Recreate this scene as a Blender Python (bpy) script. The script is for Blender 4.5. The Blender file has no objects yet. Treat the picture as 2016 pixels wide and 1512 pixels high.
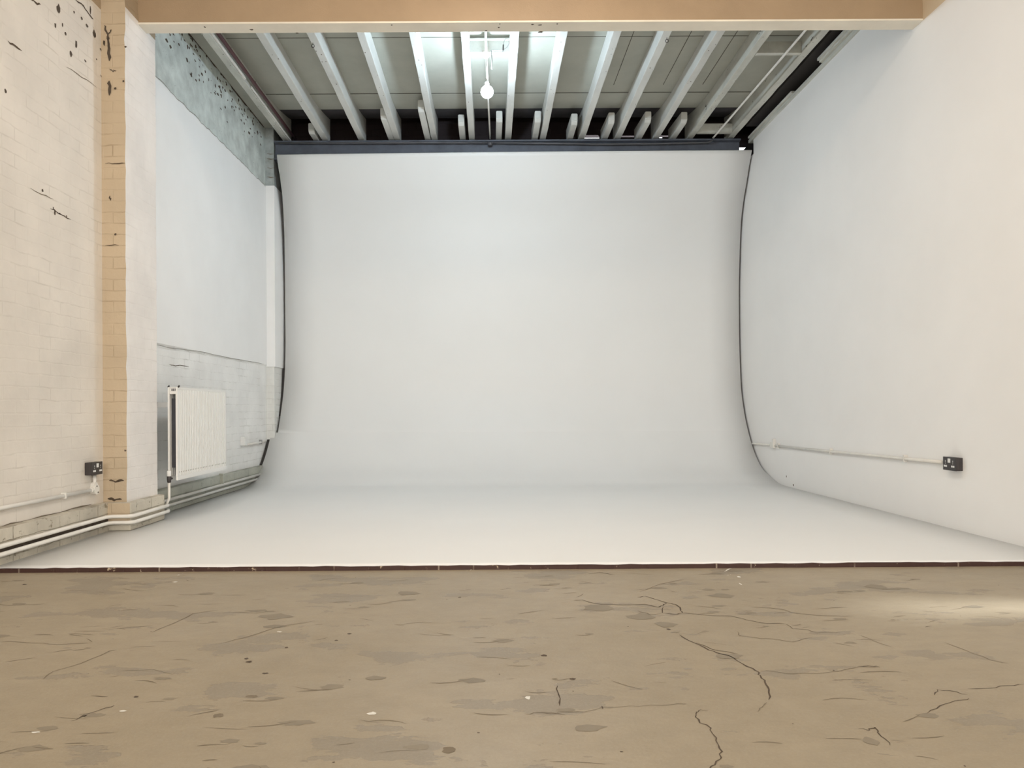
import bpy, bmesh, math, random
from mathutils import Vector
random.seed(7)
C = bpy.context.scene
COL = C.collection

# ------------------------------------------------------------------ camera
F = 1500.0            # focal length in photo pixels (frame 2016 x 1512)
VX, VY = 965.0, 808.0 # where the room's long axis meets the picture
H = 0.87              # camera height above the concrete floor
ROLL = 0.005
cam_d = bpy.data.cameras.new('camera'); cam = bpy.data.objects.new('camera', cam_d); COL.objects.link(cam)
cam.location = (0, 0, H)
cam.rotation_euler = (math.pi/2, ROLL, 0)
cam_d.sensor_width = 36; cam_d.lens = F/2016*36
cam_d.shift_x = (1008-VX)/2016; cam_d.shift_y = (VY-756)/2016
cam_d.clip_start = 0.05
C.camera = cam

# ------------------------------------------------------------------ world, lights, exposure
w = bpy.data.worlds.new('world'); C.world = w; w.use_nodes = True
bg = w.node_tree.nodes['Background']; bg.inputs[0].default_value = (0.93, 0.96, 1, 1); bg.inputs[1].default_value = 4
C.view_settings.view_transform = 'Standard'; C.view_settings.look = 'None'
C.view_settings.gamma = 1; C.view_settings.exposure = 0.0

def area(name, loc, aim, sx, sy, power, col):
    d = bpy.data.lights.new(name, 'AREA'); d.shape = 'RECTANGLE'; d.size = sx; d.size_y = sy
    d.energy = power; d.color = col
    o = bpy.data.objects.new(name, d); COL.objects.link(o); o.location = loc
    o.rotation_euler = (Vector(aim)-Vector(loc)).to_track_quat('-Z', 'Y').to_euler()
    return o
area('added_rear_fill', (0.2, -3.8, 2.3), (0.2, 6, 2.0), 5.0, 2.2, 295, (1.0, 0.955, 0.90))  # unseen area light added behind the camera for flat frontal light
area('ceiling_lamp_light', (0.2, 4.0, 4.2), (0.2, 4.5, 0), 1.1, 0.35, 48, (1.0, 0.83, 0.66))
sd = bpy.data.lights.new('daylight_sun', 'SUN'); sd.energy = 5.0; sd.angle = math.radians(9); sd.color = (0.9, 0.96, 1.0)
so = bpy.data.objects.new('daylight_sun', sd); COL.objects.link(so); so.location = (8, 3.3, 6)
so.rotation_euler = Vector((-1, 0, -math.tan(math.radians(50)))).to_track_quat('-Z', 'Y').to_euler()

# ------------------------------------------------------------------ measuring helpers (photo pixel -> point on a known plane of the room)
def ray(px, py):
    dx = px-VX; dy = VY-py
    c, s = math.cos(ROLL), math.sin(ROLL)
    return ((dx*c+dy*s)/F, (dy*c-dx*s)/F)       # X per metre of depth, Z per metre of depth
def onY(px, py, y): u, v = ray(px, py); return Vector((u*y, y, H+v*y))
def onX(px, py, x): u, v = ray(px, py); y = x/u; return Vector((x, y, H+v*y))
def onZ(px, py, z): u, v = ray(px, py); y = (z-H)/v; return Vector((u*y, y, z))

# ------------------------------------------------------------------ materials
def new_mat(name):
    m = bpy.data.materials.new(name); m.use_nodes = True
    return m, m.node_tree, m.node_tree.nodes, m.node_tree.links, m.node_tree.nodes['Principled BSDF']
def N(nt, t, **kw):
    n = nt.nodes.new(t)
    for k, v in kw.items():
        if k in n.inputs: n.inputs[k].default_value = v
        else: setattr(n, k, v)
    return n
def mixc(nt, fac, a, b):
    n = nt.nodes.new('ShaderNodeMix'); n.data_type = 'RGBA'
    for sock, val in ((n.inputs[0], fac), (n.inputs[6], a), (n.inputs[7], b)):
        if isinstance(val, (int, float)): sock.default_value = val
        elif isinstance(val, tuple): sock.default_value = (*val[:3], 1)
        else: nt.links.new(val, sock)
    return n.outputs[2]
def ramp(nt, src, lo, hi):
    n = nt.nodes.new('ShaderNodeMapRange'); n.inputs[1].default_value = lo; n.inputs[2].default_value = hi
    nt.links.new(src, n.inputs[0]); return n.outputs[0]
def mul(nt, a, b):
    n = nt.nodes.new('ShaderNodeMath'); n.operation = 'MULTIPLY'
    for s, v in ((n.inputs[0], a), (n.inputs[1], b)):
        if isinstance(v, (int, float)): s.default_value = v
        else: nt.links.new(v, s)
    return n.outputs[0]
def noise(nt, vec, scale, detail=4, rough=0.6):
    n = N(nt, 'ShaderNodeTexNoise'); n.inputs['Scale'].default_value = scale
    n.inputs['Detail'].default_value = detail; n.inputs['Roughness'].default_value = rough
    nt.links.new(vec, n.inputs['Vector']); return n.outputs[0]
def coords(nt, sx=1, sy=1, sz=1, rot=(0, 0, 0)):
    t = nt.nodes.new('ShaderNodeTexCoord'); mp = nt.nodes.new('ShaderNodeMapping')
    mp.inputs['Scale'].default_value = (sx, sy, sz); mp.inputs['Rotation'].default_value = rot
    nt.links.new(t.outputs['Object'], mp.inputs[0]); return mp.outputs[0]
def bump(nt, bsdf, h, strength, dist=0.01):
    b = N(nt, 'ShaderNodeBump'); b.inputs['Strength'].default_value = strength; b.inputs['Distance'].default_value = dist
    nt.links.new(h, b.inputs['Height']); nt.links.new(b.outputs[0], bsdf.inputs['Normal'])

def paint(name, col, rough=0.6, var=0.06, scale=3.0, spots=None, spot_lo=0.70, spot_scale=14, bstr=0.15, bscale=60, stretch=(1, 1, 1), metal=0):
    m, nt, nd, lk, b = new_mat(name)
    v = coords(nt, *stretch)
    dark = tuple(c*(1-var*2) for c in col); lite = tuple(min(1, c*(1+var*0.6)) for c in col)
    f = ramp(nt, noise(nt, v, scale), 0.3, 0.7)
    c = mixc(nt, f, dark, lite)
    if spots:
        s = ramp(nt, noise(nt, v, spot_scale, 6, 0.7), spot_lo, spot_lo+0.03)
        c = mixc(nt, s, c, spots)
    lk.new(c, b.inputs['Base Color']); b.inputs['Roughness'].default_value = rough; b.inputs['Metallic'].default_value = metal
    bump(nt, b, noise(nt, v, bscale, 3), bstr, 0.004)
    return m
def brick_paint(name, col, mortar, axis, line=0.5, rough=0.65, chip=None, chip_lo=0.72, bstr=0.5, var=0.06, chip_zmin=-10, bw=0.235, rh=0.08):
    """painted brickwork: courses run along Y ('x' wall) or X ('y' wall)"""
    m, nt, nd, lk, b = new_mat(name)
    t = nt.nodes.new('ShaderNodeTexCoord'); sep = nt.nodes.new('ShaderNodeSeparateXYZ'); cmb = nt.nodes.new('ShaderNodeCombineXYZ')
    lk.new(t.outputs['Object'], sep.inputs[0])
    nz = noise(nt, t.outputs['Object'], 5, 3)
    wob = N(nt, 'ShaderNodeMath'); wob.operation = 'MULTIPLY_ADD'; lk.new(nz, wob.inputs[0]); wob.inputs[1].default_value = 0.03
    lk.new(sep.outputs[2], wob.inputs[2])
    lk.new(sep.outputs[1 if axis == 'x' else 0], cmb.inputs[0]); lk.new(wob.outputs[0], cmb.inputs[1])
    br = nt.nodes.new('ShaderNodeTexBrick'); lk.new(cmb.outputs[0], br.inputs['Vector'])
    br.inputs['Scale'].default_value = 1; br.inputs['Mortar Size'].default_value = 0.006; br.inputs['Mortar Smooth'].default_value = 0.6
    br.inputs['Brick Width'].default_value = bw; br.inputs['Row Height'].default_value = rh
    br.inputs['Color1'].default_value = (1, 1, 1, 1); br.inputs['Color2'].default_value = (1, 1, 1, 1); br.inputs['Mortar'].default_value = (0, 0, 0, 1)
    v = t.outputs['Object']
    f = ramp(nt, noise(nt, v, 2.2), 0.3, 0.7)
    c = mixc(nt, f, tuple(x*(1-var*2) for x in col), tuple(min(1, x*(1+var*0.5)) for x in col))
    patch = ramp(nt, noise(nt, v, 4.5, 4), 0.47, 0.66)
    mm = mul(nt, mul(nt, br.outputs['Fac'], patch), line)
    c = mixc(nt, mm, c, mortar)
    if chip:
        s = ramp(nt, noise(nt, v, 17, 7, 0.75), chip_lo, chip_lo+0.02)
        zz = ramp(nt, sep.outputs[2], chip_zmin, chip_zmin+0.6)
        c = mixc(nt, mul(nt, s, zz), c, chip)
    lk.new(c, b.inputs['Base Color']); b.inputs['Roughness'].default_value = rough
    inv = N(nt, 'ShaderNodeMath'); inv.operation = 'SUBTRACT'; inv.inputs[0].default_value = 1; lk.new(mul(nt, br.outputs['Fac'], 0.8), inv.inputs[1])
    ad = N(nt, 'ShaderNodeMath'); lk.new(inv.outputs[0], ad.inputs[0]); lk.new(mul(nt, noise(nt, v, 35, 5), 0.9), ad.inputs[1])
    bump(nt, b, ad.outputs[0], bstr, 0.005)
    return m

WHITE = (0.76, 0.74, 0.71)
TAN = (0.42, 0.31, 0.20)
M = {}
M['near_brick'] = brick_paint('painted_brick', (0.77, 0.715, 0.64), (0.5, 0.45, 0.38), 'x', 0.4, bstr=0.25, chip=(0.05, 0.04, 0.03), chip_lo=0.735, chip_zmin=2.9)
M['tan_wall'] = brick_paint('tan_painted_brick', (0.43, 0.33, 0.22), (0.3, 0.2, 0.1), 'x', 0.6)
M['far_plaster'] = paint('white_plaster', (0.91, 0.91, 0.90), 0.6, 0.02, 1.5, bscale=25)
M['far_brick'] = brick_paint('white_brick', (0.89, 0.89, 0.87), (0.45, 0.44, 0.40), 'x', 0.45, bstr=0.3)
M['grey_render'] = paint('grey_render', (0.66, 0.71, 0.675), 0.8, 0.16, 5, spots=(0.05, 0.055, 0.06), spot_lo=0.66, spot_scale=20, bstr=0.8, bscale=30)
M['right_plaster'] = paint('wall_plaster', (0.89, 0.88, 0.86), 0.6, 0.02, 0.9, bscale=18, bstr=0.12)
M['cream_plaster'] = paint('cream_plaster', (0.70, 0.58, 0.42), 0.6, 0.03, 1)
M['plinth'] = brick_paint('plinth_brick', (0.64, 0.59, 0.49), (0.25, 0.21, 0.15), 'x', 0.8, chip=(0.28, 0.24, 0.17), chip_lo=0.60, chip_zmin=-10, bstr=0.9, var=0.15)
M['plinth_far'] = brick_paint('plinth_grey_brick', (0.50, 0.51, 0.44), (0.2, 0.2, 0.16), 'x', 0.8, chip=(0.2, 0.2, 0.16), chip_lo=0.62, bstr=0.9, var=0.15)
M['pillar_white'] = brick_paint('pillar_white_brick', (0.86, 0.82, 0.78), (0.6, 0.56, 0.5), 'x', 0.3, bstr=0.25)
M['pillar_tan'] = brick_paint('pillar_tan_brick', (0.58, 0.465, 0.325), (0.25, 0.17, 0.09), 'y', 0.4, chip=(0.09, 0.05, 0.03), chip_lo=0.74, chip_zmin=2.7)
M['pilaster'] = brick_paint('pilaster_white_brick', (0.80, 0.80, 0.77), (0.4, 0.4, 0.35), 'y', 0.5)
M['pilaster_grey'] = paint('pilaster_grey_render', (0.48, 0.52, 0.51), 0.85, 0.2, 7, bstr=0.7, bscale=25)
M['beam_tan'] = paint('beam_tan_paint', (0.41, 0.295, 0.185), 0.45, 0.05, 2.5, bstr=0.3, bscale=90)
M['beam_cream'] = paint('beam_cream_paint', (0.86, 0.80, 0.68), 0.5, 0.05, 3, spots=(0.03, 0.02, 0.02), spot_lo=0.80, spot_scale=12)
M['cyc'] = paint('cyclorama_white_paint', (0.82, 0.825, 0.815), 0.5, 0.012, 0.8, bscale=8, bstr=0.06)
M['cyc_edge'] = brick_paint('red_brown_edging', (0.055, 0.022, 0.015), (0.35, 0.28, 0.22), 'y', 0.8, rough=0.6, chip=(0.5, 0.4, 0.28), chip_lo=0.63, bw=0.19, rh=0.2)
M['joist'] = paint('joist_white_paint', (0.66, 0.66, 0.62), 0.6, 0.07, 5, spots=(0.12, 0.10, 0.08), spot_lo=0.74, spot_scale=26, bstr=0.35, bscale=40, stretch=(1, 0.35, 1))
M['joist_worn'] = paint('joist_worn_paint', (0.60, 0.60, 0.54), 0.65, 0.12, 6, spots=(0.06, 0.05, 0.04), spot_lo=0.645, spot_scale=18, bstr=0.5, bscale=40, stretch=(1, 0.4, 1))
M['board'] = paint('ceiling_board', (0.43, 0.43, 0.37), 0.8, 0.05, 3, bstr=0.1)
M['raw_falloff_board'] = paint('bare_board_falloff', (0.06, 0.055, 0.06), 0.9, 0.2, 4)  # dark bare timber, its colour also standing in for the bulb's falloff
M['seam'] = paint('seam_gap', (0.08, 0.07, 0.055), 0.9, 0.1)
M['dark'] = paint('dark_board_gap_shade', (0.045, 0.04, 0.038), 0.9, 0.1)  # dark board tone, also painted as shade in the gap beside the sweep
M['void'] = brick_paint('unpainted_brick', (0.05, 0.035, 0.035), (0.03, 0.03, 0.03), 'y', 0.6, rough=0.9)
M['steel'] = paint('blue_grey_steel', (0.13, 0.145, 0.18), 0.5, 0.15, 5)
M['conduit'] = paint('painted_conduit', (0.80, 0.775, 0.72), 0.4, 0.05, 8)
M['conduit_grey'] = paint('grey_conduit', (0.38, 0.38, 0.38), 0.4, 0.05, 8)
M['conduit_dark'] = paint('dark_conduit', (0.12, 0.12, 0.13), 0.5, 0.08, 8)
M['rad'] = paint('radiator_enamel', (0.84, 0.83, 0.80), 0.35, 0.01, 2, bstr=0.02)
M['rad_dark'] = paint('radiator_steel_in_shade', (0.05, 0.05, 0.06), 0.6, 0.1, 4)  # inner steel colour darkened to carry the shade between the panels
M['black'] = paint('black_plastic', (0.035, 0.030, 0.030), 0.4, 0.05)
M['black_metal'] = paint('dark_box_metal', (0.045, 0.038, 0.038), 0.45, 0.05)
M['white_plastic'] = paint('white_plastic', (0.8, 0.8, 0.78), 0.3, 0.01)
M['grey_plastic'] = paint('grey_plastic', (0.45, 0.45, 0.44), 0.4, 0.02)
M['red_pipe'] = paint('dark_red_paint', (0.07, 0.02, 0.022), 0.5, 0.1)
M['chip'] = paint('bare_chip_gap_shade', (0.10, 0.075, 0.055), 0.9, 0.2, 20)
M['crack'] = paint('crack_dirt', (0.10, 0.07, 0.045), 0.9, 0.2, 20)
M['crack_soft'] = paint('faint_crack', (0.20, 0.16, 0.11), 0.9, 0.1, 20)
M['crack_wall'] = paint('plaster_crack', (0.30, 0.28, 0.25), 0.9, 0.1, 20)
M['scar'] = paint('worn_grey_patch', (0.25, 0.208, 0.148), 0.6, 0.08, 8)
M['fleck'] = paint('white_paint_fleck', (0.75, 0.72, 0.65), 0.6, 0.02)
mb, nt, nd, lk, b = new_mat('lit_bulb_glass')
b.inputs['Base Color'].default_value = (1, 1, 1, 1); b.inputs['Emission Color'].default_value = (0.70, 0.86, 1, 1); b.inputs['Emission Strength'].default_value = 620
M['bulb'] = mb
# worn painted concrete
m, nt, nd, lk, b = new_mat('worn_floor_paint')
v = coords(nt)
base = mixc(nt, ramp(nt, noise(nt, v, 0.8, 5), 0.3, 0.7), (0.295, 0.238, 0.158), (0.365, 0.302, 0.213))
warp = N(nt, 'ShaderNodeMapping'); warp.inputs['Scale'].default_value = (0.8, 1.5, 1); lk.new(v, warp.inputs[0])
n2 = noise(nt, warp.outputs[0], 2.3, 6, 0.62)
p1 = ramp(nt, n2, 0.57, 0.585)
c = mixc(nt, mul(nt, p1, 0.5), base, (0.21, 0.18, 0.14))
edge = N(nt, 'ShaderNodeMath'); edge.operation = 'COMPARE'; lk.new(n2, edge.inputs[0]); edge.inputs[1].default_value = 0.577; edge.inputs[2].default_value = 0.004
c = mixc(nt, mul(nt, mul(nt, edge.outputs[0], ramp(nt, noise(nt, v, 3.1), 0.5, 0.6)), 0.5), c, (0.2, 0.15, 0.1))
n4 = noise(nt, warp.outputs[0], 9, 8, 0.75)
c = mixc(nt, mul(nt, ramp(nt, n4, 0.4, 0.75), 0.35), c, (0.20, 0.165, 0.115))
n5 = noise(nt, v, 120, 3, 0.7)
c = mixc(nt, mul(nt, ramp(nt, n5, 0.45, 0.8), 0.3), c, (0.40, 0.35, 0.26))
n3 = noise(nt, v, 30, 5, 0.7)
c = mixc(nt, mul(nt, ramp(nt, n3, 0.72, 0.76), 0.6), c, (0.13, 0.10, 0.07))
lk.new(c, b.inputs['Base Color']); lk.new(ramp(nt, noise(nt, v, 3), 0, 1.0), b.inputs['Roughness'])
mr = [n for n in nt.nodes if n.type == 'MAP_RANGE'][-1]; mr.inputs[3].default_value = 0.38; mr.inputs[4].default_value = 0.62
ad = N(nt, 'ShaderNodeMath'); lk.new(mul(nt, p1, 0.5), ad.inputs[0]); lk.new(mul(nt, noise(nt, v, 50, 4), 0.5), ad.inputs[1])
bump(nt, b, ad.outputs[0], 0.4, 0.005)
M['floor'] = m

# ------------------------------------------------------------------ mesh helpers
class MB:
    def __init__(self): self.bm = bmesh.new(); self.mats = []
    def mi(self, m):
        if m not in self.mats: self.mats.append(m)
        return self.mats.index(m)
    def face(self, pts, m, smooth=False):
        f = self.bm.faces.new([self.bm.verts.new(p) for p in pts]); f.material_index = self.mi(m); f.smooth = smooth; return f
    def box(self, a, b_, m, bev=0.0):
        x0, x1 = sorted((a[0], b_[0])); y0, y1 = sorted((a[1], b_[1])); z0, z1 = sorted((a[2], b_[2]))
        vs = [self.bm.verts.new(p) for p in ((x0,y0,z0),(x1,y0,z0),(x1,y1,z0),(x0,y1,z0),(x0,y0,z1),(x1,y0,z1),(x1,y1,z1),(x0,y1,z1))]
        k = self.mi(m); fs = []
        for q in ((3,2,1,0),(4,5,6,7),(0,1,5,4),(1,2,6,5),(2,3,7,6),(3,0,4,7)):
            f = self.bm.faces.new([vs[i] for i in q]); f.material_index = k; fs.append(f)
        if bev > 0:
            es = list({e for f in fs for e in f.edges})
            r = bmesh.ops.bevel(self.bm, geom=es, offset=bev, segments=2, affect='EDGES', profile=0.6)
            for f in r['faces']: f.material_index = k
        return fs
    def prism(self, poly, axis, t0, t1, m, smooth=False):
        """poly: 2D points; extruded along axis from t0 to t1"""
        def P(p, t):
            return {'x': (t, p[0], p[1]), 'y': (p[0], t, p[1]), 'z': (p[0], p[1], t)}[axis]
        A = [self.bm.verts.new(P(p, t0)) for p in poly]; B = [self.bm.verts.new(P(p, t1)) for p in poly]
        k = self.mi(m); n = len(poly)
        for i in range(n):
            f = self.bm.faces.new((A[i], A[(i+1) % n], B[(i+1) % n], B[i])); f.material_index = k; f.smooth = smooth
        for q in (A[::-1], B):
            f = self.bm.faces.new(q); f.material_index = k
    def tube(self, pts, r, m, seg=12, cap=True):
        pts = [Vector(p) for p in pts]; k = self.mi(m); rings = []
        up = None
        for i, p in enumerate(pts):
            if i == 0: d = pts[1]-p
            elif i == len(pts)-1: d = p-pts[i-1]
            else: d = (pts[i+1]-p).normalized()+(p-pts[i-1]).normalized()
            d.normalize()
            if up is None:
                up = Vector((0, 0, 1)) if abs(d.z) < 0.9 else Vector((1, 0, 0))
            a = d.cross(up).normalized(); bb = a.cross(d).normalized(); up = bb
            rings.append([self.bm.verts.new(p+(a*math.cos(2*math.pi*j/seg)+bb*math.sin(2*math.pi*j/seg))*r) for j in range(seg)])
        for A, B in zip(rings, rings[1:]):
            for j in range(seg):
                f = self.bm.faces.new((A[j], A[(j+1) % seg], B[(j+1) % seg], B[j])); f.smooth = True; f.material_index = k
        if cap:
            for q in (rings[0][::-1], rings[-1]):
                f = self.bm.faces.new(q); f.material_index = k
    def lathe(self, prof, c, m, seg=24):
        """prof: list of (radius, z)"""
        k = self.mi(m); rings = []
        for r, z in prof:
            r = max(r, 0.0005)
            rings.append([self.bm.verts.new((c[0]+r*math.cos(2*math.pi*j/seg), c[1]+r*math.sin(2*math.pi*j/seg), c[2]+z)) for j in range(seg)])
        for A, B in zip(rings, rings[1:]):
            for j in range(seg):
                f = self.bm.faces.new((A[j], A[(j+1) % seg], B[(j+1) % seg], B[j])); f.smooth = True; f.material_index = k
        for q in (rings[0][::-1], rings[-1]):
            f = self.bm.faces.new(q); f.material_index = k
    def ribbon(self, pts, nrm, w, m):
        """thin line lying on a surface; w: widths"""
        pts = [Vector(p) for p in pts]; nrm = Vector(nrm); L = []; R = []
        for i, p in enumerate(pts):
            d = (pts[min(i+1, len(pts)-1)]-pts[max(i-1, 0)]).normalized(); s = d.cross(nrm).normalized()
            ww = w[i] if isinstance(w, (list, tuple)) else w*(0.25 if i in (0, len(pts)-1) else random.uniform(0.6, 1.3))
            L.append(self.bm.verts.new(p+s*ww/2)); R.append(self.bm.verts.new(p-s*ww/2))
        k = self.mi(m)
        for i in range(len(pts)-1):
            f = self.bm.faces.new((L[i], R[i], R[i+1], L[i+1])); f.material_index = k
    def blob(self, c, nrm, rx, ry, m, n=9):
        """irregular flake lying on a surface"""
        c = Vector(c); nrm = Vector(nrm).normalized()
        a = Vector((0, 0, 1)).cross(nrm); a = a.normalized() if a.length > 0.1 else Vector((1, 0, 0)); bb = nrm.cross(a)
        ph = random.random()*6
        self.face([c+a*math.cos(2*math.pi*i/n+ph)*rx*random.uniform(0.6, 1.25)+bb*math.sin(2*math.pi*i/n+ph)*ry*random.uniform(0.6, 1.25) for i in range(n)], m)
    def build(self, name, parent=None, fixn=True):
        if fixn: bmesh.ops.recalc_face_normals(self.bm, faces=self.bm.faces)
        me = bpy.data.meshes.new(name); self.bm.to_mesh(me); self.bm.free()
        for m in self.mats: me.materials.append(m)
        o = bpy.data.objects.new(name, me); COL.objects.link(o)
        if parent:
            o.parent = parent; o.matrix_parent_inverse = parent.matrix_world.inverted()
        return o
def tag(o, label, cat, group=None):
    o['label'] = label; o['category'] = cat
    if group: o['group'] = group
    return o
def thing(name, loc, label, cat, group=None):
    o = bpy.data.objects.new(name, None); COL.objects.link(o); o.location = loc; o.empty_display_size = 0.1
    bpy.context.view_layer.update()
    return tag(o, label, cat, group)
def struct(o): o['kind'] = 'structure'; return o
def jit(a, b_, n, amp):
    a, b_ = Vector(a), Vector(b_)
    return [a.lerp(b_, i/n)+Vector((random.uniform(-1, 1), random.uniform(-1, 1), random.uniform(-1, 1)))*amp for i in range(n+1)]

# ------------------------------------------------------------------ room dimensions
XR = 3.24          # right wall
XL = -2.78         # left wall
XPL = -2.725       # its plinth
XP = -2.61         # inner face of the pillars
ZC = 0.025         # top of the cyclorama floor
YF = 4.17          # front edge of the cyclorama
YB = 9.95          # back wall
YR = -4.0          # wall behind the camera
ZB = H+2.89        # underside of the cross beam
ZJ = H+3.37        # underside of the joists
ZT = ZJ+0.17       # ceiling boards
ZRT = H+3.30       # top of the right wall's plaster
ZG = H+2.79        # where the left wall's white paint stops
ZD = H-0.0         # set below
ZPL = H-0.645      # plinth top
ZDADO = onX(415, 699, XL).z

# floor with its cracks and scars (surface marks stay in the floor's own mesh)
fb = MB()
fb.box((XL-0.3, YR-0.2, -0.15), (XR+0.3, YB+0.2, 0.0), M['floor'])
def fl(px, py): p = onZ(px, py, 0.0); p.z = 0.0008; return p
def crack(pix, w, m='crack', sub=3):
    P = [fl(*q) for q in pix]; out = []
    for a, b_ in zip(P, P[1:]):
        for i in range(sub):
            q = a.lerp(b_, i/sub)
            if i: q += Vector((random.uniform(-1, 1), random.uniform(-1, 1), 0))*0.006
            out.append(q)
    out.append(P[-1]); fb.ribbon(out, (0, 0, 1), w*0.62, M[m])
crack([(1130,1182),(1145,1181),(1170,1188),(1195,1190),(1230,1191),(1270,1190),(1296,1196),(1306,1192),(1312,1187)], 0.009)
crack([(1255,1176),(1270,1174),(1290,1180),(1312,1187),(1330,1190),(1340,1200),(1343,1207)], 0.009)
crack([(1343,1207),(1370,1209),(1400,1212),(1440,1213),(1470,1221),(1510,1228),(1545,1228)], 0.008)
crack([(1306,1195),(1304,1207),(1328,1210),(1343,1207)], 0.007)
crack([(1255,1202),(1280,1211),(1304,1207)], 0.007, 'crack_soft')
crack([(1545,1228),(1560,1238),(1590,1240),(1612,1246)], 0.006, 'crack_soft')
crack([(1338,1250),(1365,1265),(1395,1280),(1425,1289),(1445,1296),(1470,1312),(1497,1325)], 0.009)
crack([(1370,1266),(1400,1278),(1430,1283),(1452,1287)], 0.006)
crack([(1493,1324),(1497,1330),(1506,1343),(1514,1358),(1513,1378)], 0.008)
crack([(1510,1383),(1500,1393),(1492,1402)], 0.005, 'crack_soft')
crack([(1380,1397),(1372,1402),(1369,1412),(1378,1424),(1392,1428),(1403,1445),(1414,1466),(1422,1480),(1418,1495),(1400,1509),(1385,1520)], 0.006)
crack([(1380,1397),(1395,1400)], 0.005, 'crack_soft')
crack([(1098,1350),(1100,1368),(1102,1390)], 0.008)
crack([(1035,1406),(1060,1404),(1090,1406),(1103,1402),(1150,1402),(1185,1393),(1240,1390),(1300,1389),(1340,1385),(1352,1386)], 0.004, 'crack_soft')
crack([(1497,1320),(1520,1322),(1560,1327),(1600,1326),(1650,1322),(1690,1313),(1732,1315)], 0.005, 'crack_soft')
crack([(1690,1312),(1710,1311),(1733,1314)], 0.007)
crack([(1452,1244),(1458,1252),(1490,1256),(1520,1258),(1560,1264),(1600,1255)], 0.006, 'crack_soft')
crack([(1480,1196),(1510,1197),(1535,1199),(1570,1208),(1620,1212),(1680,1213)], 0.007, 'crack_soft')
crack([(1158,1130),(1180,1127),(1210,1132)], 0.011)
crack([(1840,1369),(1845,1358),(1870,1360),(1905,1368)], 0.005)
crack([(1905,1356),(1950,1355),(1985,1350),(2016,1348)], 0.006)
crack([(1825,1405),(1850,1390),(1880,1380),(1908,1375)], 0.005)
crack([(1690,1435),(1712,1438),(1722,1432),(1735,1450),(1752,1468)], 0.005)
crack([(1690,1250),(1720,1262),(1760,1275)], 0.005, 'crack_soft')
crack([(1860,1265),(1900,1280),(1950,1300),(1985,1306)], 0.005, 'crack_soft')
crack([(1350,1140),(1300,1150),(1260,1165)], 0.006, 'crack_soft')
crack([(300,1245),(340,1228),(380,1208),(428,1202)], 0.008, 'crack_soft')
crack([(0,1263),(60,1266),(120,1269),(180,1266)], 0.006, 'crack_soft')
crack([(85,1338),(105,1322),(160,1306),(215,1282),(230,1280)], 0.006, 'crack_soft')
crack([(430,1268),(480,1256),(560,1232),(620,1222)], 0.006, 'crack_soft')
crack([(140,1420),(165,1408),(205,1395),(225,1389)], 0.006)
crack([(160,1412),(172,1408)], 0.014)
crack([(180,1370),(212,1372)], 0.006)
crack([(230,1322),(300,1318),(340,1328)], 0.004, 'crack_soft')
for q, m_, rx, ry in (((48,1151),'chip',.013,.012),((268,1372),'chip',.009,.008),((485,1297),'chip',.009,.009),((522,1326),'chip',.010,.009),((688,1248),'chip',.009,.009),
        ((662,1261),'chip',.008,.008),((1070,1291),'crack',.014,.012),((1126,1337),'crack',.011,.009),((1092,1337),'crack_soft',.010,.006),((1316,1239),'chip',.010,.009),
        ((564,1275),'crack',.008,.008),((905,1176),'crack',.009,.008),((490,1303),'crack',.012,.012),((1186,1393),'chip',.002,.012),
        ((428,1409),'crack_soft',.018,.014),((497,1371),'crack_soft',.018,.012),((545,1214),'scar',.07,.05),((800,1168),'scar',.06,.045),((540,1234),'scar',.045,.03),
        ((1180,1197),'scar',.075,.055),((1265,1215),'scar',.06,.05),((1420,1173),'scar',.06,.04),((1395,1161),'scar',.03,.02),((1428,1161),'scar',.02,.015),((1724,1155),'scar',.05,.05),
        ((1312,1230),'scar',.05,.04),((1435,1291),'scar',.05,.03),((740,1335),'scar',.03,.02),((1715,1460),'scar',.02,.025),((883,1477),'crack_soft',.02,.02),
        ((1160,1434),'scar',.05,.02),((732,1405),'fleck',.013,.012),((1039,1374),'fleck',.009,.016),((550,1244),'fleck',.012,.008),((242,1400),'fleck',.012,.006),((70,1442),'fleck',.011,.005),
        ((345,1146),'fleck',.012,.010),((371,1123),'fleck',.015,.008),((1455,1136),'fleck',.010,.02),((1458,1150),'fleck',.006,.022)):
    fb.blob(fl(*q), (0, 0, 1), rx, ry, M[m_], 11)
for a, b_ in (((349,1133),(361,1129)), ((917,1125),(943,1118)), ((1425,1126),(1440,1119)), ((1432,1133),(1438,1131))):
    fb.ribbon(jit(fl(*a), fl(*b_), 4, 0.002), (0, 0, 1), 0.008, M['fleck'])
for i in range(190):   # small flakes and scuffs in the floor paint
    y = 1.3+2.8*random.random()**0.8; x = random.uniform(-0.68, 0.68)*y; L = random.uniform(.015, .07); a = random.gauss(0, .35); k = random.uniform(-.3, .3)
    pts = [(x+L*t*math.cos(a), y+L*t*math.sin(a)+k*L*t*t, 0.0007) for t in (-1, -.5, 0, .5, 1)]
    fb.ribbon(pts, (0, 0, 1), random.uniform(.002, .0045), M['crack_soft'])
    if i % 3 == 0: fb.blob((x+L, y+.02, 0.0005), (0, 0, 1), L*.7, L*.35, M['scar'], 13)
for i in range(26):
    y = random.uniform(1.3, 4.1); fb.blob((random.uniform(-.68, .68)*y, y, .0008), (0, 0, 1), random.uniform(.002, .005), random.uniform(.002, .004), M['crack'], 7)
struct(fb.build('floor', fixn=False))

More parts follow.
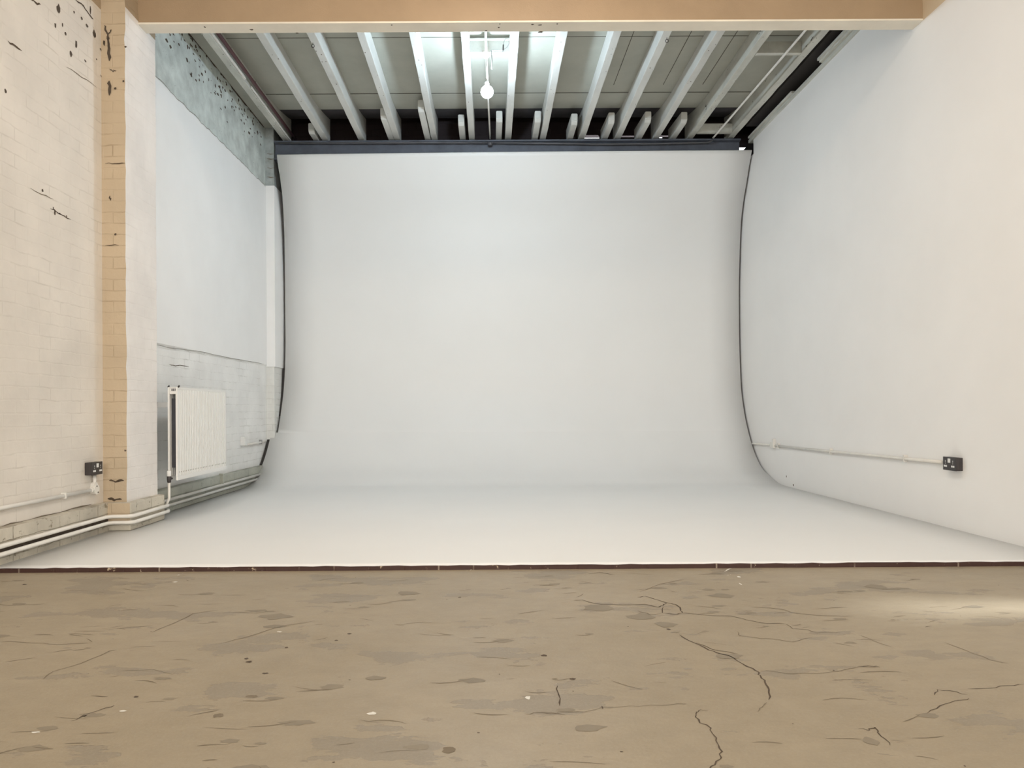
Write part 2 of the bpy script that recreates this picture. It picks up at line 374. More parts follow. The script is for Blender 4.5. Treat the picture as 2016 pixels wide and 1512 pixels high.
# left wall: painted brick near, plaster over brick in the far bay, grey render above
YP0, YP1 = 5.47, 5.97      # near pillar
YQ = 9.47                  # back pilaster
wl = MB()
def lw(y0, y1, z0, z1, m, x=XL): wl.face([(x, y0, z0), (x, y1, z0), (x, y1, z1), (x, y0, z1)], M[m])
lw(YR, YP0, 0, ZB, 'near_brick'); lw(YR, YP0, ZB, 4.9, 'tan_wall')
lw(YP0, YB, 0, ZDADO, 'far_brick'); lw(YP0, YB, ZDADO+0.012, ZG, 'far_plaster', XL+0.012); lw(YP0, YB, ZG, 4.9, 'grey_render', XL)
wl.face([(XL, YP0, ZG), (XL, YB, ZG), (XL+0.012, YB, ZG-0.004), (XL+0.012, YP0, ZG-0.004)], M['grey_render'])
wl.face([(XL, YP0, ZDADO-0.004), (XL, YB, ZDADO-0.004), (XL+0.012, YB, ZDADO+0.012), (XL+0.012, YP0, ZDADO+0.012)], M['far_brick'])
wl.face([(XL-0.2, YR, 0), (XL-0.2, YB, 0), (XL-0.2, YB, 4.9), (XL-0.2, YR, 4.9)], M['void'])
wl.face([(XL-0.2, YR, 4.9), (XL-0.2, YB, 4.9), (XL, YB, 4.9), (XL, YR, 4.9)], M['void'])
# chips where the paint has come off
for q, rx, ry in (((115,18),.022,.035),((109,50),.012,.018),((123,49),.009,.014),((129,66),.014,.012),((150,87),.012,.03),((140,107),.016,.022),((146,24),.010,.01),((161,36),.012,.01),
        ((171,50),.018,.012),((186,66),.022,.026),((201,84),.010,.02),((203,130),.012,.035),((190,117),.010,.006),((168,120),.012,.008),((11,179),.010,.014),((84,375),.012,.010),
        ((108,418),.008,.02),((131,426),.008,.008),((118,421),.012,.006),((178,20),.010,.03),((105,410),.006,.012)):
    wl.blob(onX(*q, XL+0.0015), (1, 0, 0), rx, ry, M['chip'], 8)
def wcrack(pix, w, m, x=XL+0.0015):
    P = []
    for a, b_ in zip(pix, pix[1:]):
        A, B = onX(*a, x), onX(*b_, x)
        P += [A.lerp(B, i/3)+Vector((0, random.uniform(-1, 1)*0.006, random.uniform(-1, 1)*0.006)) for i in range(3)]
    P.append(onX(*pix[-1], x)); wl.ribbon(P, (1, 0, 0), w, M[m])
wcrack([(149,0),(165,12),(176,30),(184,38)], 0.012, 'chip'); wcrack([(62,0),(72,6),(80,9)], 0.012, 'crack')
wcrack([(15,81),(30,91),(43,100)], 0.010, 'crack'); wcrack([(130,130),(160,150),(190,172)], 0.006, 'crack_soft')
wcrack([(196,96),(204,104)], 0.014, 'chip'); wcrack([(197,148),(205,155)], 0.012, 'crack')
wcrack([(60,372),(90,385),(105,392)], 0.005, 'crack_soft'); wcrack([(100,410),(120,422),(140,432)], 0.006, 'crack')
wcrack([(0,1036),(60,1022),(120,1008),(180,993)], 0.008, 'crack_soft', XL+0.003)
wcrack([(333,717),(345,719),(372,722)], 0.007, 'crack')
wcrack([(308,680),(330,683),(370,689),(420,697),(470,708),(520,717)], 0.006, 'crack_wall', XL+0.0135)
for i in range(170):    # bare spots in the render
    t = random.random(); y = 6.0+t*3.3; z = ZT-0.02-abs(random.gauss(0, 0.17))
    if z > ZG+0.03: wl.blob((XL+0.0015, y, z), (1, 0, 0), random.uniform(.006, .03), random.uniform(.005, .02), M['chip'], 8)
y = 6.0
edge = []
while y < YQ: edge.append((XL+0.014, y, ZG+random.uniform(-0.012, 0.010))); y += 0.07
wl.ribbon(edge, (1, 0, 0), 0.007, M['crack_wall'])
top = []; y = 6.0
while y < YQ: top.append((XL+0.003, y, ZT-0.02+random.uniform(-0.015, 0.01))); y += 0.09
wl.ribbon(top, (1, 0, 0), 0.03, M['chip'])
struct(wl.build('wall_left', fixn=False))

# right wall, with a door gap that lies outside the frame
DY0, DY1, DZ = 3.18, 3.43, 2.05
wr = MB()
def rwf(y0, y1, z0, z1, m, x=XR): wr.face([(x, y0, z0), (x, y0, z1), (x, y1, z1), (x, y1, z0)], M[m])
YBF = 5.68
rwf(YR, DY0, 0, ZB, 'right_plaster'); rwf(DY0, DY1, DZ, ZB, 'right_plaster'); rwf(DY1, YBF, 0, ZB, 'right_plaster')
rwf(YR, YBF, ZB, 4.9, 'cream_plaster'); rwf(YBF, YB, 0, H+3.12, 'right_plaster'); rwf(YBF, 9.33, H+3.12, ZRT, 'right_plaster')
wr.face([(XR, 9.33, H+3.12), (XR, YB, H+3.12), (XR+0.18, YB, H+3.12), (XR+0.18, 9.33, H+3.12)], M['right_plaster']); wr.face([(XR, 9.33, H+3.12), (XR+0.18, 9.33, H+3.12), (XR+0.18, 9.33, ZRT), (XR, 9.33, ZRT)], M['right_plaster'])
rwf(9.33, YB, H+3.12, ZRT, 'right_plaster', XR+0.18)
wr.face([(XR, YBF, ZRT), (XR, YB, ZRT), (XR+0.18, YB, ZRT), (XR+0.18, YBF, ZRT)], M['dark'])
rwf(YBF, YB, ZRT, 4.9, 'void', XR+0.18)
wr.face([(XR, YBF, ZRT), (XR+0.18, YBF, ZRT), (XR+0.18, YBF, 4.9), (XR, YBF, 4.9)], M['void'])
X2 = XR+0.2
wr.face([(X2, YR, 0), (X2, DY0, 0), (X2, DY0, 4.9), (X2, YR, 4.9)], M['void']); wr.face([(X2, DY1, 0), (X2, YB, 0), (X2, YB, 4.9), (X2, DY1, 4.9)], M['void'])
wr.face([(X2, DY0, DZ), (X2, DY1, DZ), (X2, DY1, 4.9), (X2, DY0, 4.9)], M['void'])
for yy in (DY0, DY1): wr.face([(XR, yy, 0), (X2, yy, 0), (X2, yy, DZ), (XR, yy, DZ)], M['right_plaster'])
wr.face([(XR, DY0, DZ), (XR, DY1, DZ), (X2, DY1, DZ), (X2, DY0, DZ)], M['right_plaster'])
wr.face([(XR, YR, 4.9), (X2, YR, 4.9), (X2, YB, 4.9), (XR, YB, 4.9)], M['void'])
for q, r_ in (((1548,938),.012),((1562,955),.014)): wr.blob(onX(*q, XR-0.002), (-1, 0, 0), r_, r_, M['crack_soft'], 8)
struct(wr.build('wall_right', fixn=False))

# back wall with gaps under the eaves that let daylight in
wbk = MB()
def bkslot(holes, z0, z1):
    xs = [XL-0.2]
    for a, b_ in holes: xs += [a, b_]
    xs.append(XR+0.2)
    for i in range(0, len(xs), 2): wbk.box((xs[i], YB, z0), (xs[i+1], YB+0.012, z1), M['void'])
zs = [onY(1160, p, YB).z for p in (272.5, 266)]; zt = [onY(1240, p, YB).z for p in (270.2, 267.0)]
hx = lambda a: onY(a, 271, YB).x
zc0, zc1 = H+3.28, H+3.42
wbk.box((XL-0.2, YB, 0), (XR+0.2, YB+0.1, zc0), M['void'])
bkslot([(3.25, 3.41)], zc0, zc1)
bkslot([], zc1, zs[0])
bkslot([(hx(1149), hx(1180)), (hx(1298), hx(1304))], zs[0], zt[0])
bkslot([(hx(1149), hx(1180)), (hx(1222), hx(1253)), (hx(1297), hx(1318))], zt[0], zt[1])
bkslot([(hx(1152), hx(1178))], zt[1], zs[1])
wbk.box((XL-0.2, YB, zs[1]), (XR+0.2, YB+0.1, 4.9), M['void'])
struct(wbk.build('wall_back'))
wrr = MB(); wrr.box((XL-0.2, YR-0.2, 0), (XR+0.2, YR, 4.9), M['right_plaster']); struct(wrr.build('wall_rear'))

def ceil_z(y):
    return ZT if y < 8.3 else ZT+0.08*(y-8.3)**2
# ceiling boards, given an added lift that turns them from the bulb to darken them, and stopping short of the back wall, and the roof over the gap
cb = MB()
cb.box((XL, YR, ZT), (XR, YBF, ZT+0.03), M['right_plaster'])
cb.box((XL, YBF, ZT), (XR+0.17, 8.3, ZT+0.03), M['board'])
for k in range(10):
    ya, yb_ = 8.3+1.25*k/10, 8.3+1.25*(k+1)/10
    cb.prism([(ya, ceil_z(ya)), (yb_, ceil_z(yb_)), (yb_, ceil_z(yb_)+.03), (ya, ceil_z(ya)+.03)], 'x', XL, XR+0.17, M['board' if k < 6 else 'raw_falloff_board'], False)
cb.box((XL-0.2, YR-0.2, 4.9), (XR+0.2, YB+0.1, 5.0), M['void'])
for yy in (7.22, 8.50): 
    cb.box((-2.5, yy, ZT-0.002), (2.95, yy+0.006, ZT+0.001), M['seam'])
for xx in (1.36, 1.90, 2.33): cb.box((xx, 5.9, ZT-0.002), (xx+0.006, 8.3, ZT+0.001), M['seam'])
struct(cb.build('ceiling'))

# plinth along the left wall
pb = MB()
pb.box((XL-0.05, YR, 0), (XPL, YP0-0.03, ZPL), M['plinth'], 0.006)
pb.box((XL-0.05, YP1+0.03, ZC), (XPL, YQ, ZPL), M['plinth_far'], 0.006)
pb.box((XPL-0.01, YR, H-0.776), (XPL+0.003, YP0-0.03, H-0.744), M['chip'])  # dark strip put in as the shade of the gap behind the pipes
struct(pb.build('baseboard_left'))

# ------------------------------------------------------------------ pillars
PT = ZB
pl = thing('brick_pillar', ((XL+XP)/2, (YP0+YP1)/2, ZC), 'tall brick pillar on the left with a tan painted front and white side', 'pillar')
s = MB(); x0, x1 = XL-0.02, XP; nz = 60
rows = []
for i in range(nz+1):
    z = ZC+0.15+(4.88-ZC-0.15)*i/nz; j = lambda a: random.uniform(-a, a)
    rows.append([(x0, YP0, z), (x1+j(.004), YP0+j(.003), z), (x1+j(.002), YP1, z), (x0, YP1, z)])
vr = [[s.bm.verts.new(p) for p in r] for r in rows]
for i in range(nz):
    zz = rows[i][0][2]; above = zz > ZB-0.02
    for k, m_ in ((0, 'pillar_tan'), (1, 'tan_wall' if above else 'pillar_white'), (2, 'far_plaster')):
        f = s.bm.faces.new((vr[i][k], vr[i][k+1], vr[i+1][k+1], vr[i+1][k])); f.material_index = s.mi(M[m_]); f.smooth = False
def pc(pix, w, m='chip'):
    P = []
    for a, b_ in zip(pix, pix[1:]):
        A, B = onY(*a, YP0-0.004), onY(*b_, YP0-0.004)
        P += [A.lerp(B, i/3)+Vector((random.uniform(-1, 1)*0.005, 0, random.uniform(-1, 1)*0.006)) for i in range(3)]
    P.append(onY(*pix[-1], YP0-0.004)); s.ribbon(P, (0, -1, 0), w, M[m])
pc([(206,50),(207,60),(213,68),(218,62),(219,58)], 0.012); pc([(213,68),(213,80),(214,95),(215,120)], 0.018); pc([(216,134),(222,140),(229,139)], 0.010)
pc([(215,160),(216,170),(215,188)], 0.020); pc([(204,80),(206,90)], 0.012); pc([(225,172),(229,175)], 0.02); pc([(207,321),(228,322),(246,321)], 0.006, 'crack')
pc([(215,945),(228,948),(244,946)], 0.014, 'crack'); pc([(213,981),(225,984),(240,983)], 0.016, 'crack'); pc([(216,385),(217,395)], 0.015, 'crack'); pc([(206,482),(235,483)], 0.005, 'crack')
for q in ((227,461),(247,887),(243,160),(247,92)): s.blob(onY(*q, YP0-0.004), (0, -1, 0), .008, .008, M['chip'], 8)
s.build('shaft', pl, fixn=False)
s = MB()
s.box((x0-0.02, YP0-0.045, ZC), (XP+0.045, YP1+0.03, ZPL), M['plinth'], 0.012)
s.box((x0, YP0-0.049, ZC+0.07), (XP+0.041, YP0-0.044, ZPL-0.003), M['pillar_tan'])
s.build('plinth', pl)

pq = thing('brick_pillar', ((XL-2.685)/2, YQ, 0), 'shallow white brick pillar in the far left corner beside the backdrop', 'pillar')
s = MB(); xq = -2.665; zq1 = onY(540, 722, YQ).z; zq2 = onY(530, 366, YQ).z
s.box((XL-0.02, YQ, ZC), (xq-0.015, YB, zq1), M['pilaster']); s.box((XL-0.02, YQ-0.012, zq1), (xq, YB, zq2), M['far_plaster'])
s.build('shaft', pq)
s = MB(); s.box((XL-0.02, YQ, zq2), (xq-0.01, YB, ZT), M['pilaster_grey'])
for q in ((525,302,540,303),(525,312,540,313),(526,330,540,330),(526,348,540,349)):
    s.ribbon([onY(q[0], q[1], YQ-0.002), onY((q[0]+q[2])/2, q[1]+1.5, YQ-0.002), onY(q[2], q[3], YQ-0.002)], (0, -1, 0), 0.012, M['crack_soft'])
s.build('unpainted_top', pq, fixn=False)

# ------------------------------------------------------------------ cross beam
bm_ = thing('cross_beam', (0.3, YBF+0.06, ZB), 'wide beam across the ceiling, tan front face and cream underside', 'beam')
s = MB(); s.box((XP-0.01, YBF, ZB+0.012), (XR+0.02, YBF+0.13, 4.9), M['beam_tan'], 0.004)
s.build('face', bm_)
s = MB(); s.box((XP-0.01, YBF-0.004, ZB), (XR+0.02, YBF+0.138, ZB+0.014), M['beam_cream'], 0.003)
def bu(px, py): p = onZ(px, py, ZB); p.z = ZB-0.001; return p
for q, rx, ry in (((403,53),.006,.012),((495,58),.016,.010),((585,65),.014,.008),((957,60),.010,.008),((982,54),.010,.010),((984,47),.006,.006),((1064,63),.022,.012),((1043,65),.012,.004),((1048,48),.012,.008),
                  ((1063,49),.016,.009),((1097,47),.008,.008),((771,49),.007,.009)):
    s.blob(bu(*q), (0, 0, -1), rx, ry, M['chip'], 9)
s.build('underside', bm_)

# ------------------------------------------------------------------ steel beam at the back
sb = MB(); yb = 9.33
s0, s1 = H+3.12, ZJ-0.02
prof = [(yb-0.07, s0), (yb+0.07, s0), (yb+0.07, s0+0.018), (yb+0.01, s0+0.026), (yb+0.01, s1-0.026), (yb+0.07, s1-0.018), (yb+0.07, s1), (yb-0.07, s1), (yb-0.07, s1-0.018), (yb-0.01, s1-0.026), (yb-0.01, s0+0.026), (yb-0.07, s0+0.018)]
yb = 9.50
prof = [(p[0]+0.17, p[1]) for p in prof]
sb.prism(prof, 'x', xq+0.004, 3.12, M['steel'])
tag(sb.build('steel_beam'), 'blue-grey steel beam running above the top edge of the white backdrop', 'beam')

# ------------------------------------------------------------------ joists
names = ['leftmost', 'second', 'third', 'fourth', 'fifth', 'sixth', 'seventh', 'eighth', 'ninth', 'tenth', 'eleventh', 'twelfth', 'rightmost']
jp = [405, 513, 613, 711, 813, 915, 1014, 1109, 1214, 1312, 1416, 1509, 1618]
JX = []
YJ1 = 9.60
for i, px in enumerate(jp):
    x = onZ(px, 68, ZJ).x; JX.append(x)
    j = MB(); wj = 0.037+random.uniform(-.002, .002)
    mj = M['joist_worn'] if i in (0, 11, 12) else M['joist']
    n = 24; y0 = YBF+0.14; R = []
    for k in range(n+1):
        y = y0+(YJ1-y0)*k/n; a = random.uniform(-.002, .002); c_ = random.uniform(-.002, .002)
        R.append([j.bm.verts.new(p) for p in ((x-wj+a, y, ZJ+c_+.003), (x-wj+a+.004, y, ZJ+c_), (x+wj+a-.004, y, ZJ+c_), (x+wj+a, y, ZJ+c_+.003), (x+wj, y, ceil_z(y)), (x-wj, y, ceil_z(y)))])
    for A, B in zip(R, R[1:]):
        for q in range(6):
            f = j.bm.faces.new((A[q], A[(q+1) % 6], B[(q+1) % 6], B[q])); f.material_index = j.mi(mj)
    j.bm.faces.new(R[0][::-1]).material_index = 0; j.bm.faces.new(R[-1]).material_index = 0
    for k in range(5):
        j.blob((x+random.uniform(-.8, .8)*wj, random.uniform(6.9, 9), ZJ-0.0025), (0, 0, -1), random.uniform(.003, .006), random.uniform(.004, .012), M['chip'], 7)
    if i == 4: lab = 'white ceiling joist left of the bulb, second joist over from it'
    elif i == 5: lab = 'white ceiling joist just left of the bare bulb'
    elif i == 6: lab = 'white ceiling joist just right of the bare bulb'
    elif i == 0: lab = 'worn cream ceiling joist nearest the left wall, beside the dark red pipe'
    elif i == 12: lab = 'peeling white ceiling joist nearest the right wall'
    else: lab = 'white painted timber ceiling joist, %s from the left wall' % names[i]
    o = j.build('ceiling_joist'); tag(o, lab, 'joist', 'ceiling joists between the two beams')

# short joist ends resting on the steel beam
stub = [(618, 262, 3), (0, 0, 0), (755, 233, 0), (829, 218, 0), (908, 246, 0), (983, 239, 0), (1059, 239, 0), (1131, 244, 0), (1204, 242, 0), (1276, 240, 0), (1347, 241, 0)]
ws = {618: 'third', 755: 'fourth', 829: 'fifth', 908: 'sixth', 983: 'seventh', 1059: 'eighth', 1131: 'ninth', 1204: 'tenth', 1276: 'eleventh', 1347: 'twelfth'}
for px, py, _ in stub:
    if not px: continue
    a = onZ(px, py, ZJ); xx = a.x
    j = MB(); w2 = 0.036
    yfr = max(a.y, 8.3)
    idx = list(ws).index(px)
    prof = [(yfr+0.03, ZJ+0.0), (YJ1, ZJ+0.0), (YJ1, ZT-0.01), (yfr-0.01, ZT-0.05), (yfr-0.01, ZJ+0.03)]
    if px == 618: xx -= 0.03
    j.prism(prof, 'x', xx-w2, xx+w2, M['joist'])
    bmesh.ops.bevel(j.bm, geom=list(j.bm.edges), offset=0.006, segments=2, affect='EDGES')
    tag(j.build('joist_end'), 'short chamfered joist end on the steel beam beside the %s joist from the left' % ('second' if px == 618 else ws[px]), 'timber block', 'short joist ends above the backdrop')

# noggins between joists
def noggin(i0, i1, py, label, m='joist', hgt=0.11, dz=0):
    a = onZ((jp[i0]+jp[i1])/2, py, ZJ)
    s = MB(); s.box((JX[i0]+0.038, a.y, ZJ+dz), (JX[i1]-0.038, a.y+0.055, ZJ+dz+hgt), M[m], 0.004)
    tag(s.build('cross_batten'), label, 'batten', 'battens nailed across between joists'); return a.y
YN = noggin(5, 6, 103, 'white cross batten between two joists above the hanging bulb')
noggin(11, 12, 104, 'white cross batten between the two rightmost joists near the cross beam', 'joist_worn')
noggin(11, 12, 260, 'white cross batten between the two rightmost joists near the back', 'joist_worn')

# soffit board and dark red pipe on the left
s = MB(); s.box((XL+0.004, YBF+0.14, ZT-0.022), (JX[0]-0.04, 9.45, ZT-0.002), M['board']); 
tag(s.build('soffit_board'), 'grey board filling the ceiling edge between left wall and first joist', 'board')
rp = thing('red_pipe', (JX[0]+0.075, 7.5, ZJ), 'dark red pipe running along the leftmost ceiling joist', 'pipe')
s = MB(); xr = JX[0]+0.085
s.tube([(xr, YBF+0.14, ZJ+0.045), (xr, 7.7, ZJ+0.045), (xr+0.005, 9.6, ZJ+0.05)], 0.018, M['red_pipe']); s.build('pipe', rp)
s = MB(); s.box((JX[0]+0.04, YBF+0.14, ZJ+0.008), (JX[0]+0.058, 7.75, ZJ+0.03), M['conduit'], 0.003); o = s.build('cover_strip', rp); o['label'] = 'cream cover strip'
s = MB(); s.box((JX[0]+0.04, 7.95, ZJ+0.008), (JX[0]+0.052, 9.55, ZJ+0.03), M['conduit'], 0.003); o = s.build('cover_strip', rp); o['label'] = 'cream cover strip'

# timber wall plate on the right wall top
s = MB(); s.box((XR-0.022, YBF+0.14, ZRT-0.005), (XR+0.06, 9.45, ZRT+0.035), M['joist_worn'], 0.004)
tag(s.build('wall_plate'), 'worn white timber strip along the top of the right wall', 'trim board')
s = MB(); s.box((XR-0.07, YBF+0.14, ZRT+0.055), (XR-0.045, 7.35, ZRT+0.08), M['joist_worn'], 0.004); s.box((XR-0.05, YBF+0.14, ZRT+0.036), (XR+0.05, 7.35, ZRT+0.08), M['joist_worn'], 0.004)
tag(s.build('wall_plate'), 'short pale timber moulding above the right wall next to the cross beam', 'trim board')
s = MB(); s.box((XR-0.045, 8.05, ZRT+0.036), (XR+0.05, 9.4, ZRT+0.062), M['joist_worn'], 0.006)
tag(s.build('wall_plate'), 'thin peeling timber strip above the right wall at the far end', 'trim board')
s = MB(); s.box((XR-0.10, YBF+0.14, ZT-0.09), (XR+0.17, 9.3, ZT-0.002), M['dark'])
tag(s.build('fascia_board'), 'dark board in the ceiling corner over the right wall', 'board')

# ------------------------------------------------------------------ cyclorama
prof_px = [(1484,296),(1478,328),(1473,360),(1467,395),(1462,440),(1459.5,500),(1458,560),(1458,610),(1458.5,660),(1459.5,700),(1462,760),(1466,795),(1470,820),(1476,848),(1483,873),(1491,896),(1500,915),(1510,929),(1520,939),(1532,950),(1545,957.5)]
P = []
for q in prof_px:
    a = onX(*q, XR); P.append((a.y, a.z))
zfix = [(y, max(z, ZC+0.002)) for y, z in P]
ys = zfix[-1][0]
zfix += [(ys-0.25, ZC), (ys-0.8, ZC), (ys-1.6, ZC), (6.0, ZC), (5.0, ZC), (YF+0.3, ZC), (YF, ZC)]
# refine with Catmull-Rom
def cr(p0, p1, p2, p3, t):
    return tuple(0.5*((2*b_)+(-a+c_)*t+(2*a-5*b_+4*c_-d)*t*t+(-a+3*b_-3*c_+d)*t**3) for a, b_, c_, d in zip(p0, p1, p2, p3))
rows = []
for i in range(len(zfix)-1):
    p0 = zfix[max(i-1, 0)]; p1 = zfix[i]; p2 = zfix[i+1]; p3 = zfix[min(i+2, len(zfix)-1)]
    for t in (0, 1/3, 2/3): rows.append(cr(p0, p1, p2, p3, t))
rows.append(zfix[-1])
rows = [(y, max(z, ZC)) for y, z in rows]
left = [(545,304),(550,340),(556,385),(558,420),(560,470),(561,560),(562,680),(561,730),(558,775),(552,820),(547,851.5),(524,853),(522,870),(510,918),(494,948),(482,953)]
def leftx(y, z):
    v = (z-H)/y*F; best = None
    for a, b_ in zip(left, left[1:]):
        ra, rb = ray(*a), ray(*b_)
        va, vb = ra[1]*F, rb[1]*F
        if vb <= v <= va:
            t = (va-v)/(va-vb) if va > vb else 0
            return (ra[0]+(rb[0]-ra[0])*t)*y
    return ray(*left[0])[0]*y if v > 0 else XPL+0.001
# exact step row: insert a doubled row where the sheet widens
vs = ray(547, 851.5)[1]*F
out = []
for a, b_ in zip(rows, rows[1:]):
    out.append((a[0], a[1], None))
    va, vb = (a[1]-H)/a[0]*F, (b_[1]-H)/b_[0]*F
    if va > vs > vb:
        t = (va-vs)/(va-vb); yy, zz = a[0]+(b_[0]-a[0])*t, a[1]+(b_[1]-a[1])*t
        out.append((yy, zz, ray(547, 851.5)[0]*yy)); out.append((yy-0.0005, zz-0.001, ray(522, 853)[0]*yy))
out.append((rows[-1][0], rows[-1][1], None))
cy = thing('cyclorama', (0.25, 7.0, ZC), 'huge curved white studio backdrop sweeping down from wall to floor', 'backdrop')
s = MB(); nx = 14; grid = []
for y, z, xl in out:
    a = leftx(y, z) if xl is None else xl
    if z <= ZC+0.004: a = max(a, XPL+0.001) if False else XPL+0.001
    curved = z > ZC+0.03
    if z < H-0.2629 or a < -2.7: a = max(a, -2.737)
    gap = 0.022 if y > 8.9 else (0.010 if curved else 0.004+0.004*(math.sin(y*5) > 0.2))
    bq = XR-gap
    bow = 0.0
    if z > H+2.9: bow = -0.006
    dy = 0.035*(YF-4.17+1) if False else 0
    r = []
    for k in range(nx+1):
        t = k/nx; x = a+(bq-a)*t
        yy = y
        if abs(y-YF) < 1e-6: yy = YF-0.02+0.05*t+random.uniform(-.002, .002)
        zz = z
        if z > H+3.0: zz = z-0.026*(1-t)**2
        r.append(s.bm.verts.new((x, yy, zz)))
    grid.append(r)
for A, B in zip(grid, grid[1:]):
    for k in range(nx):
        f = s.bm.faces.new((A[k], A[k+1], B[k+1], B[k])); f.smooth = True; f.material_index = s.mi(M['cyc'])
bmesh.ops.recalc_face_normals(s.bm, faces=s.bm.faces)
s.bm.normal_update()
if grid[-1][2].link_faces[0].normal.z < 0: bmesh.ops.reverse_faces(s.bm, faces=s.bm.faces)
o = s.build('sweep', cy, fixn=False)
sol = o.modifiers.new('thickness', 'SOLIDIFY'); sol.thickness = 0.014; sol.offset = -1
# dark strips put in for the shaded gap along the sheet's left edge
def shadow(py0, py1, wout):
    q = MB(); v0 = ray(530, py0)[1]*F; v1 = ray(530, py1)[1]*F; R = []
    for y, z, xl in out:
        v = (z-H)/y*F
        xx = leftx(y, z) if xl is None else xl
        if xx < -2.7: xx = max(xx, -2.737)
        if v1 <= v <= v0: R.append((xx, y, z))
    for a, b_ in zip(R, R[1:]):
        q.face([(a[0]-wout, a[1]+.012, a[2]-.012), (a[0]+.03, a[1]+.012, a[2]-.012), (b_[0]+.03, b_[1]+.012, b_[2]-.012), (b_[0]-wout, b_[1]+.012, b_[2]-.012)], M['dark'])
    o = q.build('gap_shadow', cy); o['label'] = 'dark strip for the gap rib behind the edge'
    sm = o.modifiers.new('thickness', 'SOLIDIFY'); sm.thickness = 0.01; sm.offset = 0
shadow(722, 822, 0.032); shadow(856, 950, 0.036)
# front edge strip of brown edging
s = MB()
n = 90; A = []
for k in range(n+1):
    t = k/n; x = XPL-0.05+(XR-0.004-XPL+0.05)*t
    A.append((x, YF-0.02+0.05*t-0.012+random.uniform(-.002, .002), ZC+random.uniform(-.003, .001)-0.001))
for a, b_ in zip(A, A[1:]):
    for q in (((a[0], a[1], 0.0), (b_[0], b_[1], 0.0), b_, a), (a, b_, (b_[0], b_[1]+0.016, b_[2]), (a[0], a[1]+0.016, a[2]))):
        s.face(q, M['cyc_edge'])
o = s.build('front_edge', cy); o['label'] = 'chipped dark brown front edge'

# ------------------------------------------------------------------ hanging bulb
bp = onY(959, 181, 7.15)
bl = thing('pendant_light', (bp.x, bp.y, ZJ), 'lit bare round bulb hanging from the ceiling between two joists', 'light')
s = MB(); bx = onY(957, 108, bp.y).x
s.lathe([(0.036, 0), (0.040, -0.004), (0.040, -0.028), (0.034, -0.034), (0.034, -0.045), (0.022, -0.062), (0.012, -0.066)], (bx, bp.y, ZJ-0.0), M['conduit'], 28); s.build('ceiling_rose', bl)
s = MB(); s.tube([(bx+0.001, bp.y, ZJ-0.06), (bx+0.008, bp.y, ZJ-0.17), (bp.x, bp.y, bp.z+0.1)], 0.0075, M['white_plastic']); s.build('cord', bl)
s = MB(); s.lathe([(0.012, 0.10), (0.019, 0.095), (0.021, 0.055), (0.016, 0.05)], (bp.x, bp.y, bp.z), M['white_plastic']); s.build('lamp_holder', bl)
s = MB(); s.lathe([(0.058*math.sin(math.pi*k/20), -0.058*math.cos(math.pi*k/20)) for k in range(1, 19)]+[(0.014, 0.056)], (bp.x, bp.y, bp.z), M['bulb'], 32); s.build('bulb', bl)

s = MB(); xc = bx
s.tube([(xc-0.004, YBF+0.14, ZJ-0.012), (xc, bp.y-0.03, ZJ-0.012)], 0.011, M['conduit'])
s.tube([(xc+0.002, bp.y+0.03, ZJ-0.012), (xc+0.02, 8.4, ZJ-0.012), (onY(965, 279, 9.41).x, 9.41, ZJ-0.012)], 0.010, M['conduit'])
tag(s.build('conduit'), 'white conduit pipe along the ceiling bay holding the bare bulb', 'conduit')
s = MB()
loop = [onY(x, y, 7.12) for x, y in ((967,99),(975,99.5),(985,99),(993,97),(999,92),(1002.5,85),(1002,79),(998,75.5),(994,78),(991.5,84),(990.8,92),(990.5,100),(989,104),(986.5,106))]
s.tube(loop, 0.0035, M['conduit_grey'], 8); s.tube([onY(990.8, 88, 7.115), onY(990.6, 99, 7.115)], 0.0065, M['black'], 8)
s.tube([onY(967, 99, 7.1), onY(968.5, 118, 7.1), onY(968, 136, 7.1)], 0.0045, M['conduit_grey'], 8)
tag(s.build('loose_cable'), 'loose looped grey cable beside the bulb fitting', 'cable')

# conduits along the back beam and on the right
def pix_tube(s, pix, d, r, m, seg=10): s.tube([onY(x, y, d) for x, y in pix], r, m, seg)
s = MB(); db = 9.415
pix_tube(s, [(548,281.5),(700,281.5),(840,281),(961,281)], db, 0.011, M['conduit_dark']); pix_tube(s, [(961,281),(1100,282.5),(1180,284),(1300,283),(1395,280.5),(1403,276)], db, 0.011, M['conduit_dark'])
s.lathe([(0.02, -0.025), (0.03, -0.02), (0.03, 0.015), (0.02, 0.02)], onY(965, 283, db-0.01), M['conduit_dark'])
tag(s.build('conduit'), 'dark conduit running sideways along the steel beam over the backdrop', 'conduit')
s = MB()
a = onZ(1582, 64, ZJ-0.012); b2 = onZ(1407, 268, ZJ-0.012)
s.tube([(a.x, YBF+0.14, ZJ-0.012), (a.x, a.y, ZJ-0.012), (b2.x, b2.y, ZJ-0.012), (b2.x-0.01, 9.40, ZJ-0.02)], 0.011, M['conduit'])
tag(s.build('conduit'), 'pale conduit running lengthwise under the two rightmost battens', 'conduit')
# ring hooks in the joists
for px, py, lab in ((616, 85, 'small metal ring hook under the third joist from the left'), (1313, 75, 'small metal ring hook under the tenth joist from the left')):
    a = onZ(px, py, ZJ-0.004); s = MB()
    s.tube([(a.x+0.014*math.cos(t*math.pi/6), a.y, ZJ-0.030+0.014*math.sin(t*math.pi/6)) for t in range(13)], 0.003, M['black_metal'], 8, False)
    s.tube([(a.x, a.y, ZJ-0.016), (a.x, a.y, ZJ+0.003)], 0.003, M['black_metal'], 8)
    tag(s.build('ring_hook'), lab, 'hook', 'ring hooks in the joists')

